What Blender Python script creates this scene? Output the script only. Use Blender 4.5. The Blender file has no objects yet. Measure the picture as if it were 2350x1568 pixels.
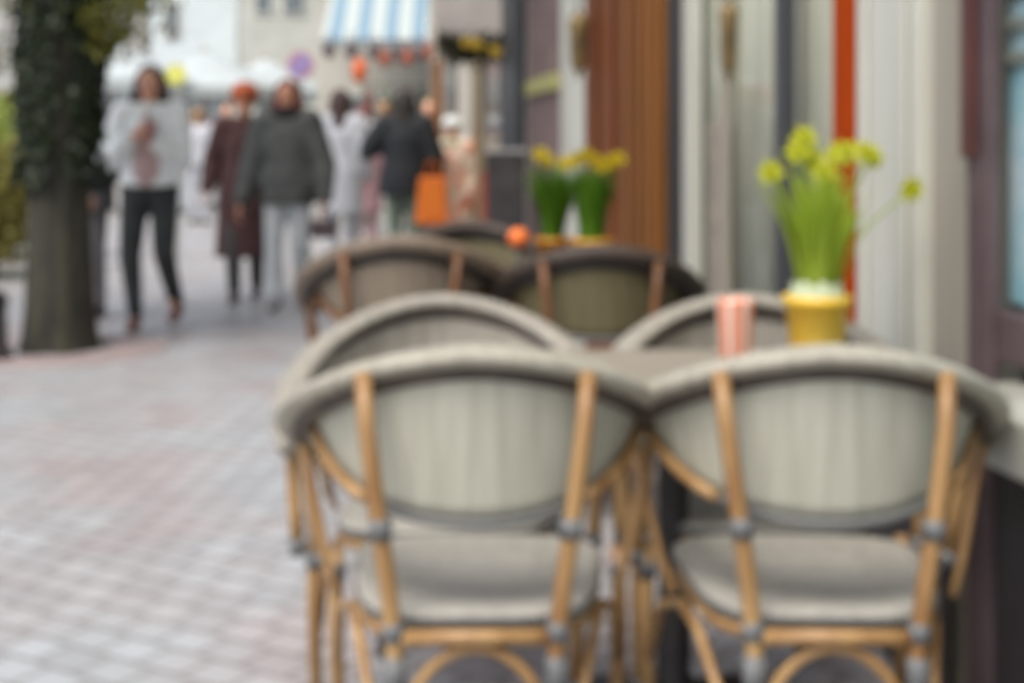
import bpy, bmesh, math, random
from mathutils import Vector, Matrix
random.seed(7)
R = math.radians
scene = bpy.context.scene
C = bpy.context.collection
HZ, CX, FP, HC = 330.0, 1175.0, 3264.0, 1.2      # horizon row, centre column, focal length in px of a 2350 px frame, eye height

def at(x, y, Y):
    return Vector(((x-CX)/FP*Y, Y, HC-(y-HZ)/FP*Y))

# ------------------------------------------------------------ materials
def lin(c):
    return tuple((v/12.92 if v <= .04045 else ((v+.055)/1.055)**2.4) for v in c)
def rgb(r, g, b):
    return lin((r/255, g/255, b/255))+(1,)
MATS = {}
def mat(name, col, rough=.6, col2=None, scale=8, stretch=(1,1,1), bump=0, metal=0, spec=.5, detail=4, contrast=(.35,.65), coat=0, sheen=0):
    if name in MATS: return MATS[name]
    m = bpy.data.materials.new(name); m.use_nodes = True
    nt = m.node_tree; b = nt.nodes['Principled BSDF']
    b.inputs['Base Color'].default_value = rgb(*col)
    b.inputs['Roughness'].default_value = rough
    b.inputs['Metallic'].default_value = metal
    b.inputs['Specular IOR Level'].default_value = spec
    b.inputs['Coat Weight'].default_value = coat
    b.inputs['Sheen Weight'].default_value = sheen
    tc = nt.nodes.new('ShaderNodeTexCoord'); mp = nt.nodes.new('ShaderNodeMapping')
    mp.inputs['Scale'].default_value = stretch
    nt.links.new(tc.outputs['Object'], mp.inputs[0])
    n = nt.nodes.new('ShaderNodeTexNoise'); n.inputs['Scale'].default_value = scale; n.inputs['Detail'].default_value = detail
    nt.links.new(mp.outputs[0], n.inputs['Vector'])
    if col2:
        r = nt.nodes.new('ShaderNodeValToRGB')
        r.color_ramp.elements[0].position = contrast[0]; r.color_ramp.elements[1].position = contrast[1]
        r.color_ramp.elements[0].color = rgb(*col); r.color_ramp.elements[1].color = rgb(*col2)
        nt.links.new(n.outputs['Fac'], r.inputs[0]); nt.links.new(r.outputs[0], b.inputs['Base Color'])
    if bump:
        bp = nt.nodes.new('ShaderNodeBump'); bp.inputs['Strength'].default_value = bump; bp.inputs['Distance'].default_value = .01
        nt.links.new(n.outputs['Fac'], bp.inputs['Height']); nt.links.new(bp.outputs[0], b.inputs['Normal'])
    MATS[name] = m
    return m

def weave_mat(name, c1, c2, scale, rough=.55, see=0.0):
    """small checker weave in object space, with slow tonal drift"""
    m = bpy.data.materials.new(name); m.use_nodes = True
    nt = m.node_tree; N = nt.nodes; L = nt.links; b = N['Principled BSDF']
    tc = N.new('ShaderNodeTexCoord')
    w1 = N.new('ShaderNodeTexWave'); w1.inputs['Scale'].default_value = scale; w1.bands_direction = 'X'; w1.inputs['Distortion'].default_value = .6
    w2 = N.new('ShaderNodeTexWave'); w2.inputs['Scale'].default_value = scale; w2.bands_direction = 'Z'; w2.inputs['Distortion'].default_value = .6
    ns = N.new('ShaderNodeTexNoise'); ns.inputs['Scale'].default_value = 9
    mp = N.new('ShaderNodeMapping'); mp.inputs['Scale'].default_value = (6, 6, .35)
    L.new(tc.outputs['Object'], mp.inputs[0]); L.new(mp.outputs[0], ns.inputs['Vector'])
    L.new(tc.outputs['Object'], w1.inputs['Vector']); L.new(tc.outputs['Object'], w2.inputs['Vector'])
    mu = N.new('ShaderNodeMath'); mu.operation = 'MULTIPLY'
    L.new(w1.outputs['Fac'], mu.inputs[0]); L.new(w2.outputs['Fac'], mu.inputs[1])
    ad = N.new('ShaderNodeMath'); ad.operation = 'MULTIPLY_ADD'; ad.inputs[1].default_value = .55
    L.new(mu.outputs[0], ad.inputs[0]); L.new(ns.outputs['Fac'], ad.inputs[2])
    r = N.new('ShaderNodeValToRGB'); r.color_ramp.elements[0].position = .3; r.color_ramp.elements[1].position = .9
    r.color_ramp.elements[0].color = rgb(*c2); r.color_ramp.elements[1].color = rgb(*c1)
    L.new(ad.outputs[0], r.inputs[0]); L.new(r.outputs[0], b.inputs['Base Color'])
    b.inputs['Roughness'].default_value = rough
    bp = N.new('ShaderNodeBump'); bp.inputs['Strength'].default_value = .4; bp.inputs['Distance'].default_value = .002
    L.new(mu.outputs[0], bp.inputs['Height']); L.new(bp.outputs[0], b.inputs['Normal'])
    if see:
        t = N.new('ShaderNodeBsdfTranslucent'); t.inputs['Color'].default_value = rgb(*c1)
        mx = N.new('ShaderNodeMixShader'); mx.inputs[0].default_value = see
        out = N['Material Output']
        L.new(b.outputs[0], mx.inputs[1]); L.new(t.outputs[0], mx.inputs[2]); L.new(mx.outputs[0], out.inputs['Surface'])
    MATS[name] = m
    return m

def leaf_mat(name, c1, c2, trans=.35):
    m = bpy.data.materials.new(name); m.use_nodes = True
    nt = m.node_tree; N = nt.nodes; L = nt.links; b = N['Principled BSDF']
    g = N.new('ShaderNodeNewGeometry')
    r = N.new('ShaderNodeValToRGB'); r.color_ramp.elements[0].color = rgb(*c1); r.color_ramp.elements[1].color = rgb(*c2)
    L.new(g.outputs['Random Per Island'], r.inputs[0]); L.new(r.outputs[0], b.inputs['Base Color'])
    b.inputs['Roughness'].default_value = .5
    t = N.new('ShaderNodeBsdfTranslucent'); L.new(r.outputs[0], t.inputs['Color'])
    mx = N.new('ShaderNodeMixShader'); mx.inputs[0].default_value = trans
    L.new(b.outputs[0], mx.inputs[1]); L.new(t.outputs[0], mx.inputs[2]); L.new(mx.outputs[0], N['Material Output'].inputs['Surface'])
    MATS[name] = m
    return m

def glass_mat(name, tint, clear=.6):
    m = bpy.data.materials.new(name); m.use_nodes = True
    nt = m.node_tree; N = nt.nodes; L = nt.links; b = N['Principled BSDF']
    b.inputs['Base Color'].default_value = rgb(*tint); b.inputs['Roughness'].default_value = .04
    b.inputs['Specular IOR Level'].default_value = 1.0
    t = N.new('ShaderNodeBsdfTransparent'); t.inputs[0].default_value = rgb(*tint)
    mx = N.new('ShaderNodeMixShader')
    fr = N.new('ShaderNodeFresnel'); fr.inputs[0].default_value = 1.5
    mr = N.new('ShaderNodeMapRange'); mr.inputs['To Min'].default_value = .04; mr.inputs['To Max'].default_value = clear
    g = N.new('ShaderNodeBsdfGlossy'); g.inputs['Roughness'].default_value = .03; g.inputs['Color'].default_value = (.9, .92, .92, 1)
    L.new(fr.outputs[0], mr.inputs[0]); L.new(mr.outputs[0], mx.inputs[0])
    L.new(t.outputs[0], mx.inputs[1]); L.new(g.outputs[0], mx.inputs[2]); L.new(mx.outputs[0], N['Material Output'].inputs['Surface'])
    MATS[name] = m
    return m

# ------------------------------------------------------------ mesh builder
class MB:
    def __init__(s): s.v = []; s.f = []
    def add(s, vs, fs):
        o = len(s.v); s.v += [tuple(v) for v in vs]; s.f += [tuple(i+o for i in f) for f in fs]; return s
    def box(s, x0, x1, y0, y1, z0, z1):
        return s.add([(x0,y0,z0),(x1,y0,z0),(x1,y1,z0),(x0,y1,z0),(x0,y0,z1),(x1,y0,z1),(x1,y1,z1),(x0,y1,z1)],
                     [(0,3,2,1),(4,5,6,7),(0,1,5,4),(1,2,6,5),(2,3,7,6),(3,0,4,7)])
    def hexa(s, b4, t4):
        return s.add(list(b4)+list(t4), [(0,3,2,1),(4,5,6,7),(0,1,5,4),(1,2,6,5),(2,3,7,6),(3,0,4,7)])
    def tube(s, pts, r, n=10, flat=None, caps=True):
        """tube through pts; r number or list; flat=(rx, rz) elliptical section: sideways and up radii"""
        pts = [Vector(p) for p in pts]; m = len(pts)
        rs = r if isinstance(r, (list, tuple)) else [r]*m
        vs = []
        for i, p in enumerate(pts):
            t = (pts[min(i+1, m-1)]-pts[max(i-1, 0)]).normalized()
            up = Vector((0,0,1)) if abs(t.z) < .95 else Vector((0,1,0))
            a = t.cross(up).normalized(); b = a.cross(t).normalized()
            for k in range(n):
                q = 2*math.pi*k/n
                ra, rb = (flat[0], flat[1]) if flat else (rs[i], rs[i])
                vs.append(p+a*math.cos(q)*ra+b*math.sin(q)*rb)
        fs = [(i*n+k, i*n+(k+1) % n, (i+1)*n+(k+1) % n, (i+1)*n+k) for i in range(m-1) for k in range(n)]
        if caps: fs += [tuple(range(n-1, -1, -1)), tuple((m-1)*n+k for k in range(n))]
        return s.add(vs, fs)
    def lathe(s, prof, c=(0,0,0), n=28, caps=True):
        c = Vector(c); vs = [(c.x+r*math.cos(2*math.pi*k/n), c.y+r*math.sin(2*math.pi*k/n), c.z+z) for r, z in prof for k in range(n)]
        m = len(prof)
        fs = [(i*n+k, i*n+(k+1) % n, (i+1)*n+(k+1) % n, (i+1)*n+k) for i in range(m-1) for k in range(n)]
        if caps: fs += [tuple(range(n-1, -1, -1)), tuple((m-1)*n+k for k in range(n))]
        return s.add(vs, fs)
    def capsule(s, p0, r0, p1, r1, n=14, h=5):
        p0 = Vector(p0); p1 = Vector(p1); ax = (p1-p0); l = ax.length
        t = ax.normalized() if l > 1e-6 else Vector((0,0,1))
        up = Vector((0,0,1)) if abs(t.z) < .9 else Vector((0,1,0))
        a = t.cross(up).normalized(); b = a.cross(t).normalized()
        prof = [(p0-t*r0*math.cos(q), r0*math.sin(q)) for q in [math.pi/2*i/h for i in range(1, h+1)]]
        prof += [(p1+t*r1*math.sin(q), r1*math.cos(q)) for q in [math.pi/2*i/h for i in range(0, h)]]
        vs = [c+a*math.cos(2*math.pi*k/n)*r+b*math.sin(2*math.pi*k/n)*r for c, r in prof for k in range(n)]
        m = len(prof)
        fs = [(i*n+k, i*n+(k+1) % n, (i+1)*n+(k+1) % n, (i+1)*n+k) for i in range(m-1) for k in range(n)]
        vs += [p0-t*r0, p1+t*r1]
        fs += [(m*n, (k+1) % n, k) for k in range(n)] + [(m*n+1, (m-1)*n+k, (m-1)*n+(k+1) % n) for k in range(n)]
        return s.add(vs, fs)
    def ell(s, c, r, n=20, h=12, rot=None):
        c = Vector(c); vs = []; M = rot or Matrix.Identity(3)
        for i in range(1, h):
            q = math.pi*i/h
            for k in range(n):
                a = 2*math.pi*k/n
                vs.append(c+M @ Vector((r[0]*math.sin(q)*math.cos(a), r[1]*math.sin(q)*math.sin(a), r[2]*math.cos(q))))
        m = h-1
        fs = [(i*n+k, (i+1)*n+k, (i+1)*n+(k+1) % n, i*n+(k+1) % n) for i in range(m-1) for k in range(n)]
        vs += [c+M @ Vector((0,0,r[2])), c+M @ Vector((0,0,-r[2]))]
        fs += [(m*n, k, (k+1) % n) for k in range(n)] + [(m*n+1, (m-1)*n+(k+1) % n, (m-1)*n+k) for k in range(n)]
        return s.add(vs, fs)
    def leaf(s, p, d, n, l, w):
        d = d.normalized(); a = d.cross(n)
        if a.length < 1e-4: a = d.orthogonal()
        a = a.normalized()*w/2; nn = a.cross(d).normalized()
        return s.add([p, p+d*l*.45+a+nn*w*.15, p+d*l, p+d*l*.45-a+nn*w*.15], [(0,1,2),(0,2,3)])
    def build(s, name, m, parent=None, smooth=False, bevel=0, voxel=0, fix=True):
        me = bpy.data.meshes.new(name); me.from_pydata(s.v, [], s.f); me.update()
        if fix:
            bm = bmesh.new(); bm.from_mesh(me); bmesh.ops.recalc_face_normals(bm, faces=bm.faces); bm.to_mesh(me); bm.free()
        o = bpy.data.objects.new(name, me); C.objects.link(o)
        if voxel:
            mod = o.modifiers.new('r', 'REMESH'); mod.mode = 'VOXEL'; mod.voxel_size = voxel
            sm = o.modifiers.new('s', 'SMOOTH'); sm.factor = .5; sm.iterations = 3
            dg = bpy.context.evaluated_depsgraph_get(); dg.update()
            me2 = bpy.data.meshes.new_from_object(o.evaluated_get(dg)); o.modifiers.clear()
            o.data = me2; bpy.data.meshes.remove(me); me = me2; me.name = name; smooth = True
        if bevel:
            mod = o.modifiers.new('bevel', 'BEVEL'); mod.width = bevel; mod.segments = 2; mod.limit_method = 'ANGLE'
        if smooth:
            for p in me.polygons: p.use_smooth = True
        me.materials.clear(); me.materials.append(m)
        if parent: o.parent = parent
        return o

def tag(o, label=None, cat=None, group=None, kind=None):
    if label: o['label'] = label
    if cat: o['category'] = cat
    if group: o['group'] = group
    if kind: o['kind'] = kind
    return o
def empty(name, loc=(0,0,0), rz=0, **k):
    o = bpy.data.objects.new(name, None); C.objects.link(o); o.location = loc; o.rotation_euler = (0,0,rz)
    o.empty_display_size = .1
    return tag(o, **k)
def copy_tree(o, parent=None):
    c = o.copy(); C.objects.link(c)
    if parent: c.parent = parent
    for ch in list(o.children): copy_tree(ch, c)
    return c

# ------------------------------------------------------------ palette
RATTAN = mat('rattan', (174,140,92), .5, (134,96,54), 14, (1,1,.25), .2, coat=.2)
RATTAN_DARK = mat('rattan_dark', (128,86,48), .45, (90,58,34), 14, (1,1,.25), .2)
RIM_G = weave_mat('greige_weave', (162,158,146), (126,121,110), 60)
PANEL_G = weave_mat('greige_textile', (172,167,154), (138,131,121), 75, see=.16)
UNDER = mat('rim_shade_black', (44,38,36), .6, (34,30,28), 14)  # painted shade under the rims of the taupe and brown chairs
RIM_T = weave_mat('taupe_weave', (126,112,96), (92,80,68), 60)
PANEL_T = weave_mat('taupe_textile', (148,136,118), (118,107,92), 75, see=.15)
RATTAN_SHADE = mat('rim_shade_brown', (84,74,64), .6, (64,56,50), 14)  # painted shade under the rims of the cream and greige chairs
RIM = weave_mat('cream_weave', (178,175,160), (140,135,121), 60)
PANEL = weave_mat('cream_textile', (200,200,184), (164,162,146), 75, see=.16)
SEATM = weave_mat('seat_textile', (166,163,153), (134,131,122), 75)
RIM_D = weave_mat('brown_weave', (74,62,52), (46,38,33), 60)
PANEL_D = weave_mat('olive_textile', (118,110,78), (88,82,56), 75, see=.15)
BIND = mat('grey_binding', (112,114,114), .5, (84,86,88), 30)
EDGE = mat('grey_edging', (96,98,96), .55)
TABLETOP = mat('pale_tabletop', (156,150,136), .4, (138,132,120), 5)
DARKMETAL = mat('dark_metal', (38,34,36), .45, (50,46,46), 9)

# ------------------------------------------------------------ ground
def ground_mat():
    m = bpy.data.materials.new('pavers'); m.use_nodes = True
    nt = m.node_tree; N = nt.nodes; L = nt.links; b = N['Principled BSDF']
    tc = N.new('ShaderNodeTexCoord'); mp = N.new('ShaderNodeMapping'); mp.inputs['Rotation'].default_value = (0,0,R(33))
    L.new(tc.outputs['Object'], mp.inputs[0])
    br = N.new('ShaderNodeTexBrick'); br.inputs['Scale'].default_value = 1; br.inputs['Brick Width'].default_value = .14; br.inputs['Row Height'].default_value = .12
    br.inputs['Mortar Size'].default_value = .009; br.inputs['Mortar Smooth'].default_value = .3; br.inputs['Bias'].default_value = 0
    br.inputs['Color1'].default_value = rgb(183,184,184); br.inputs['Color2'].default_value = rgb(167,166,166); br.inputs['Mortar'].default_value = rgb(140,134,132)
    L.new(mp.outputs[0], br.inputs['Vector'])
    n = N.new('ShaderNodeTexNoise'); n.inputs['Scale'].default_value = 1.6; n.inputs['Detail'].default_value = 5
    L.new(mp.outputs[0], n.inputs['Vector'])
    r = N.new('ShaderNodeValToRGB'); r.color_ramp.elements[0].color = rgb(238,230,228); r.color_ramp.elements[1].color = rgb(240,246,248)
    r.color_ramp.elements[0].position = .38; r.color_ramp.elements[1].position = .6
    L.new(n.outputs['Fac'], r.inputs[0])
    mx = N.new('ShaderNodeMix'); mx.data_type = 'RGBA'; mx.blend_type = 'MULTIPLY'; mx.inputs[0].default_value = 1
    L.new(br.outputs['Color'], mx.inputs[6]); L.new(r.outputs[0], mx.inputs[7]); L.new(mx.outputs[2], b.inputs['Base Color'])
    b.inputs['Roughness'].default_value = .42; b.inputs['Specular IOR Level'].default_value = .6
    bp = N.new('ShaderNodeBump'); bp.inputs['Strength'].default_value = .5; bp.inputs['Distance'].default_value = .006; bp.invert = True
    L.new(br.outputs['Fac'], bp.inputs['Height']); L.new(bp.outputs[0], b.inputs['Normal'])
    return m
g = MB().add([(-150,-60,0),(150,-60,0),(150,300,0),(-150,300,0)], [(0,1,2,3)]).build('pavement', ground_mat()); tag(g, kind='structure')
# tree pit ring of red-brown setts
PIT = mat('tree_pit_setts', (156,142,139), .7, (140,127,125), 14)

# ------------------------------------------------------------ cafe building on the right
def fp(Y, off, z): # point on the facade line, off metres out towards the street
    return Vector((1.364-.13*Y-.9917*off, Y-.1289*off, z))
def fbox(mb, Y0, Y1, o0, o1, z0, z1):
    return mb.hexa([fp(Y0,o0,z0), fp(Y0,o1,z0), fp(Y1,o1,z0), fp(Y1,o0,z0)], [fp(Y0,o0,z1), fp(Y0,o1,z1), fp(Y1,o1,z1), fp(Y1,o0,z1)])
WHITEP = mat('white_paint', (206,208,198), .5, (186,186,174), 4, (1,1,.15))
GREYP = mat('beige_paint', (160,154,140), .5, (144,138,126), 4, (1,1,.15))
REDP = mat('red_orange_paint', (164,62,0), .7, (150,52,0), 6, (1,1,.2), spec=.1, contrast=(.4,.7))
MAUVE = mat('mauve_frame', (92,76,78), .5, (76,62,64), 6)
BROWNF = mat('maroon_frame', (88,48,40), .45, (70,38,34), 6)
BLACKP = mat('black_paint', (40,40,42), .4)
CHARP = mat('charcoal_paint', (62,64,68), .45)
WOOD = mat('varnished_wood', (134,86,36), .6, (106,64,24), 5, (3,3,.18), .1, detail=6, spec=.3)
WOODR = mat('red_brown_wood', (124,70,30), .6, (92,48,18), 5, (3,3,.15), .1, detail=6, spec=.3)
CURT = mat('cream_curtain', (222,218,204), .8, (196,192,178), 3, (6,6,.3))
GLASS = glass_mat('shop_glass', (246,248,246), .14)
GLASS2 = glass_mat('bright_shop_glass', (244,250,252), .15)
DARKW = mat('dark_stall_riser', (56,50,52), .5, (40,36,38), 4, (2,2,.3))
SHELF = mat('pale_interior', (206,214,214), .7, (150,160,164), 2.5, (1,1,3))
BRICKM = mat('mauve_plaster', (132,112,106), .8, (112,92,88), 6)
bld = empty('cafe_building', fp(5,0,0), label='cafe front with white, red and brown wood posts beside the chairs', cat='building')
off0 = None
def bpart(name, mb, m, bevel=.006, parent=None, **k):
    for i, v in enumerate(mb.v): mb.v[i] = tuple(Vector(v)-bld.location)
    return mb.build(name, m, parent or bld, bevel=bevel, **k)
TOPZ = 3.0
bpart('wall', fbox(MB(), -4, 9.69, -3.4, -3.2, 0, 3.0), SHELF)
bpart('wall', fbox(MB(), -4, 9.69, -3.0, .1, 3.3, 7.5), WHITEP)
bpart('sign_board', fbox(MB(), -4, 9.69, -.1, .16, 2.95, 3.3), CHARP)
bpart('ceiling', fbox(MB(), -4, 9.69, -3.2, -.11, 3.0, 3.2), GREYP)
bpart('plinth', fbox(MB(), -4, 3.01, -.12, 0, 0, .6), DARKW)
bpart('window_sill', fbox(MB(), -4, 2.87, -.12, .16, .61, .72), mat('worn_sill_paint', (182,184,174), .6, (146,146,134), 5), .012)
bpart('window_frame', fbox(fbox(MB(), -4, 2.9, -.08, .0, .76, .86), -4, 2.9, -.08, 0, 2.8, 2.95), MAUVE)
w = MB(); fbox(w, -4, 2.9, -.03, -.02, .86, 2.8); bpart('window_pane', w, GLASS2, 0)
w = MB(); fbox(w, -4, 2.87, -.1, -.09, .95, 1.0); bpart('glazing_bar', w, MAUVE, 0)
for z0 in (1.36, 1.43, 1.5): bpart('shelf', fbox(MB(), 1.2, 2.95, -.05, -.04, z0, z0+.03), BROWNF if z0 == 1.5 else GREYP)
bpart('reflection_panel', fbox(MB(), 1.2, 2.95, -.06, -.053, .87, 1.62), mat('teal_reflection', (176,220,226), .6, (238,242,242), 5, (1,1,2)))  # panel painted with the pale street reflections of the window
bpart('corner_post', fbox(MB(), 2.905, 3.01, -.012, .012, 0, 2.95), MAUVE)
bpart('shutter_box', fbox(MB(), 2.955, 3.005, .012, .03, 1.17, 2.9), BROWNF)
bpart('pilaster', fbox(MB(), 3.01, 3.22, -.12, -.005, 0, 2.95), GREYP)
bpart('pilaster', fbox(fbox(fbox(MB(), 3.22, 3.59, -.12, .03, 0, 2.95), 3.26, 3.3, .032, .045, .1, 2.8), 3.5, 3.54, .032, .045, .1, 2.8), WHITEP)
bpart('plinth', fbox(MB(), 3.02, 3.6, .046, .056, 0, .55), DARKW)
bpart('door_jamb', fbox(MB(), 3.59, 3.65, -.12, -.01, 0, 2.95), GREYP)
bpart('door_post', fbox(MB(), 3.65, 3.79, -.12, .02, 0, 2.95), REDP)
def curtain(Y0, Y1, off=-.085, z0=.1):
    n = int((Y1-Y0)*70); mb = MB(); vs = []
    for k in range(n+1):
        Yk = Y0+(Y1-Y0)*k/n; o = off+.014*math.sin(k*.75)+.004*math.sin(k*2.1)
        vs += [fp(Yk, o, z0), fp(Yk, o, 2.9), fp(Yk, o-.004, 2.9), fp(Yk, o-.004, z0)]
    fs = []
    for k in range(n):
        a = 4*k; b_ = 4*(k+1)
        for j in range(4): fs.append((a+j, b_+j, b_+(j+1) % 4, a+(j+1) % 4))
    mb.add(vs, fs); return mb
for (a, b_) in ((3.79, 4.235), (4.3, 4.95)):
    pane = bpart('window', fbox(fbox(MB(), a, b_, -.06, -.01, .02, .12), a, b_, -.06, -.01, 2.8, 2.93), GREYP)
    bpart('window_pane', fbox(MB(), a, b_, -.05, -.04, .12, 2.8), GLASS, 0, pane)
    bpart('curtain', curtain(a-.05, b_+.06), CURT, 0, smooth=True)
bpart('window_post', fbox(MB(), 4.235, 4.3, -.035, .015, 0, 2.95), CHARP)
bpart('window_post', fbox(MB(), 4.955, 5.0, -.05, -.012, 0, 2.95), GREYP)
pane = bpart('window', fbox(MB(), 5.0, 5.33, -.09, -.01, .02, .3), GREYP)
bpart('window_pane', fbox(MB(), 5.0, 5.33, -.05, -.04, .3, 2.8), GLASS, 0, pane)
REFLECTION = mat('pink_grey_reflection', (164,150,144), .7, (204,180,172), 4, (1,1,1.5))  # pinkish street reflection painted as a colour
bpart('reflection_card', fbox(MB(), 5.04, 5.3, -.062, -.056, .4, 1.28), REFLECTION)  # added panel carrying the painted reflection behind the pane
bpart('curtain', curtain(5.0, 5.42, -.09, .3), CURT, 0, smooth=True)
bpart('window_post', fbox(MB(), 5.335, 5.47, -.05, 0, 0, 2.95), WHITEP)
bpart('door_frame', fbox(MB(), 5.47, 5.60, -.12, .03, 0, 2.95), BLACKP)
d = MB(); fbox(d, 5.60, 6.37, -.12, .05, 0, 2.95)
for k in range(4): fbox(d, 5.66+k*.17, 5.74+k*.17, .052, .066, .12, 2.8)
bpart('wooden_panel', d, WOOD, .008)
d = MB(); fbox(d, 6.37, 7.43, -.12, .02, 0, 2.95); fbox(d, 6.62, 6.72, .022, .04, 0, 2.9); fbox(d, 7.05, 7.15, .022, .04, 0, 2.9)
bpart('wooden_door', d, WOODR, .008)
bpart('pilaster', fbox(MB(), 7.43, 8.26, -.12, .01, 0, 2.95), WHITEP)
wl = MB(); fbox(wl, 8.26, 9.69, -.12, 0, 0, 2.95); bpart('pier', wl, BRICKM)
bpart('pier_band', fbox(MB(), 8.3, 9.6, .002, .03, 1.52, 1.62), mat('olive_band', (170,166,104), .7))
# wall lamps of aged brass
for (x, y, Y, nm) in ((1328, 100, 7.4, 'brown-ochre wall lantern on the white post left of the wooden door'), (1672, 90, 4.75, 'small olive-brass wall lamp hanging in front of the cream curtain')):
    p = at(x, y, Y-.25 if Y > 6 else Y-.12)
    L_ = empty('wall_lamp', p, label=nm, cat='wall lamp', group='brass wall lamps')
    bm_ = mat('aged_brass', (126,106,66), .45, (92,78,50), 12)
    L_.scale = (1,1,1) if Y > 6 else (.62,.62,.8)
    MB().lathe([(.012,.16),(.05,.12),(.055,.1),(.05,.08),(.042,-.1),(.02,-.14),(.006,-.18)], n=16).build('lantern', bm_, L_, smooth=True)
    MB().tube([(0,0,.15),(0,0,.26),(.08,.01,.3),(.2,.02,.3),(.34 if Y > 6 else .2,.02,.28)], .008).build('bracket', DARKMETAL, L_, smooth=True)

# next buildings on the same side
def facade_block(name, label, Y0, Y1, m, z1, parts=()):
    e = empty(name, fp((Y0+Y1)/2, 0, 0), label=label, cat='building')
    mb = fbox(MB(), Y0, Y1, -5, 0, 0, z1)
    mb.v = [tuple(Vector(v)-e.location) for v in mb.v]; mb.build('wall', m, e, bevel=.01)
    for nm, a, b_, o0, o1, z0, z2, mm in parts:
        q = fbox(MB(), a, b_, o0, o1, z0, z2); q.v = [tuple(Vector(v)-e.location) for v in q.v]; q.build(nm, mm, e, bevel=.006)
    return e
FARGLASS = mat('far_glass', (120,128,132), .15, (90,98,102), 2)
PALE = mat('pale_render', (212,208,196), .8, (196,192,180), 2)
BEIGE = mat('beige_render', (190,180,160), .8, (176,164,146), 2)
facade_block('shop_building', 'charcoal and white shop front beyond the mauve pier', 9.70, 14.4, PALE, 7,
  [('corner_pillar', 9.72, 10.5, .005, .08, 0, 4, CHARP), ('window', 11, 11.8, .003, .03, .8, 2.1, FARGLASS), ('door', 12.2, 13.2, .003, .04, 0, 2.2, mat('ochre_door', (150,132,100), .6)),
   ('window', 11, 12, .003, .04, 3.4, 4.8, FARGLASS)])
facade_block('house', 'beige house behind the grey awning on the right', 14.41, 19, BEIGE, 8,
  [('window', 15, 16, .003, .04, .9, 2.2, FARGLASS), ('door', 16.8, 17.8, .003, .05, 0, 2.2, WOOD), ('window', 15, 16, .003, .04, 3.6, 5, FARGLASS), ('window', 17, 18, .003, .04, 3.6, 5, FARGLASS)])

# grey awning and garland
GA = mat('grey_canvas', (186,180,174), .8, (170,165,160), 3)
aw = empty('grey_awning', at(1090, 40, 11.2), label='plain taupe-grey awning hanging over the shop at the top of the street', cat='awning')
mb = MB(); z0 = at(0, 84, 11.2).z
A = [at(1003,84,10.9), at(1182,84,10.9), at(1182,84,12.2), at(1003,84,12.2)]
T = [at(985,-60,11.0), at(1182,-110,11.0), at(1182,-110,11.2), at(985,-60,11.2)]
mb.hexa([p-aw.location for p in A], [p-aw.location for p in T]); mb.build('canopy', GA, aw, bevel=.01)
v = MB()
for k in range(9):
    xa = 1003+k*20
    p, q = at(xa, 84, 10.89)-aw.location, at(xa+19, 84, 10.89)-aw.location
    m_ = (p+q)/2
    v.hexa([m_+Vector((-.028,0,-.05)), m_+Vector((.028,0,-.05)), m_+Vector((.028,.008,-.05)), m_+Vector((-.028,.008,-.05))], [p+Vector((0,0,.0)), q, q+Vector((0,.008,0)), p+Vector((0,.008,0))])
v.build('valance', GA, aw)
IVYM = leaf_mat('ivy_leaf', (22,34,24), (48,62,34), .2)
GARL = leaf_mat('garland_leaf', (36,36,20), (74,70,34), .2)
YEL = mat('yellow_petal', (196,164,50), .6, (170,140,40), 12)
gl = empty('garland', at(1100, 100, 10.8), label='dark leafy garland with yellow blooms under the grey awning', cat='garland')
mb = MB(); fl = MB()
for k in range(1500):
    t = random.random(); x = 1010+t*165; sag = 96+ 22*math.sin(t*math.pi)+6*math.sin(t*9)
    p = at(x, sag, 10.8)-gl.location+Vector((random.gauss(0,.03), random.gauss(0,.04), random.gauss(0,.045)))
    mb.leaf(p, Vector((random.gauss(0,1),random.gauss(0,1),random.gauss(0,1))), Vector((random.gauss(0,1),random.gauss(0,1),random.gauss(0,1))), .05, .03)
mb.build('foliage', GARL, gl, fix=False)
for x, y in ((1070,98),(1085,100),(1135,118),(1152,122),(1165,112),(1098,104)):
    fb = MB(); c = at(x, y, 10.7)-gl.location
    for a in range(7):
        q = a*math.pi*2/7; fb.ell(c+Vector((math.cos(q)*.024,-.01,math.sin(q)*.024)), (.02,.01,.02), 8, 6)
    fb.ell(c+Vector((0,-.02,0)), (.014,.014,.014), 8, 6); fb.build('bloom', YEL, gl, smooth=True)

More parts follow.
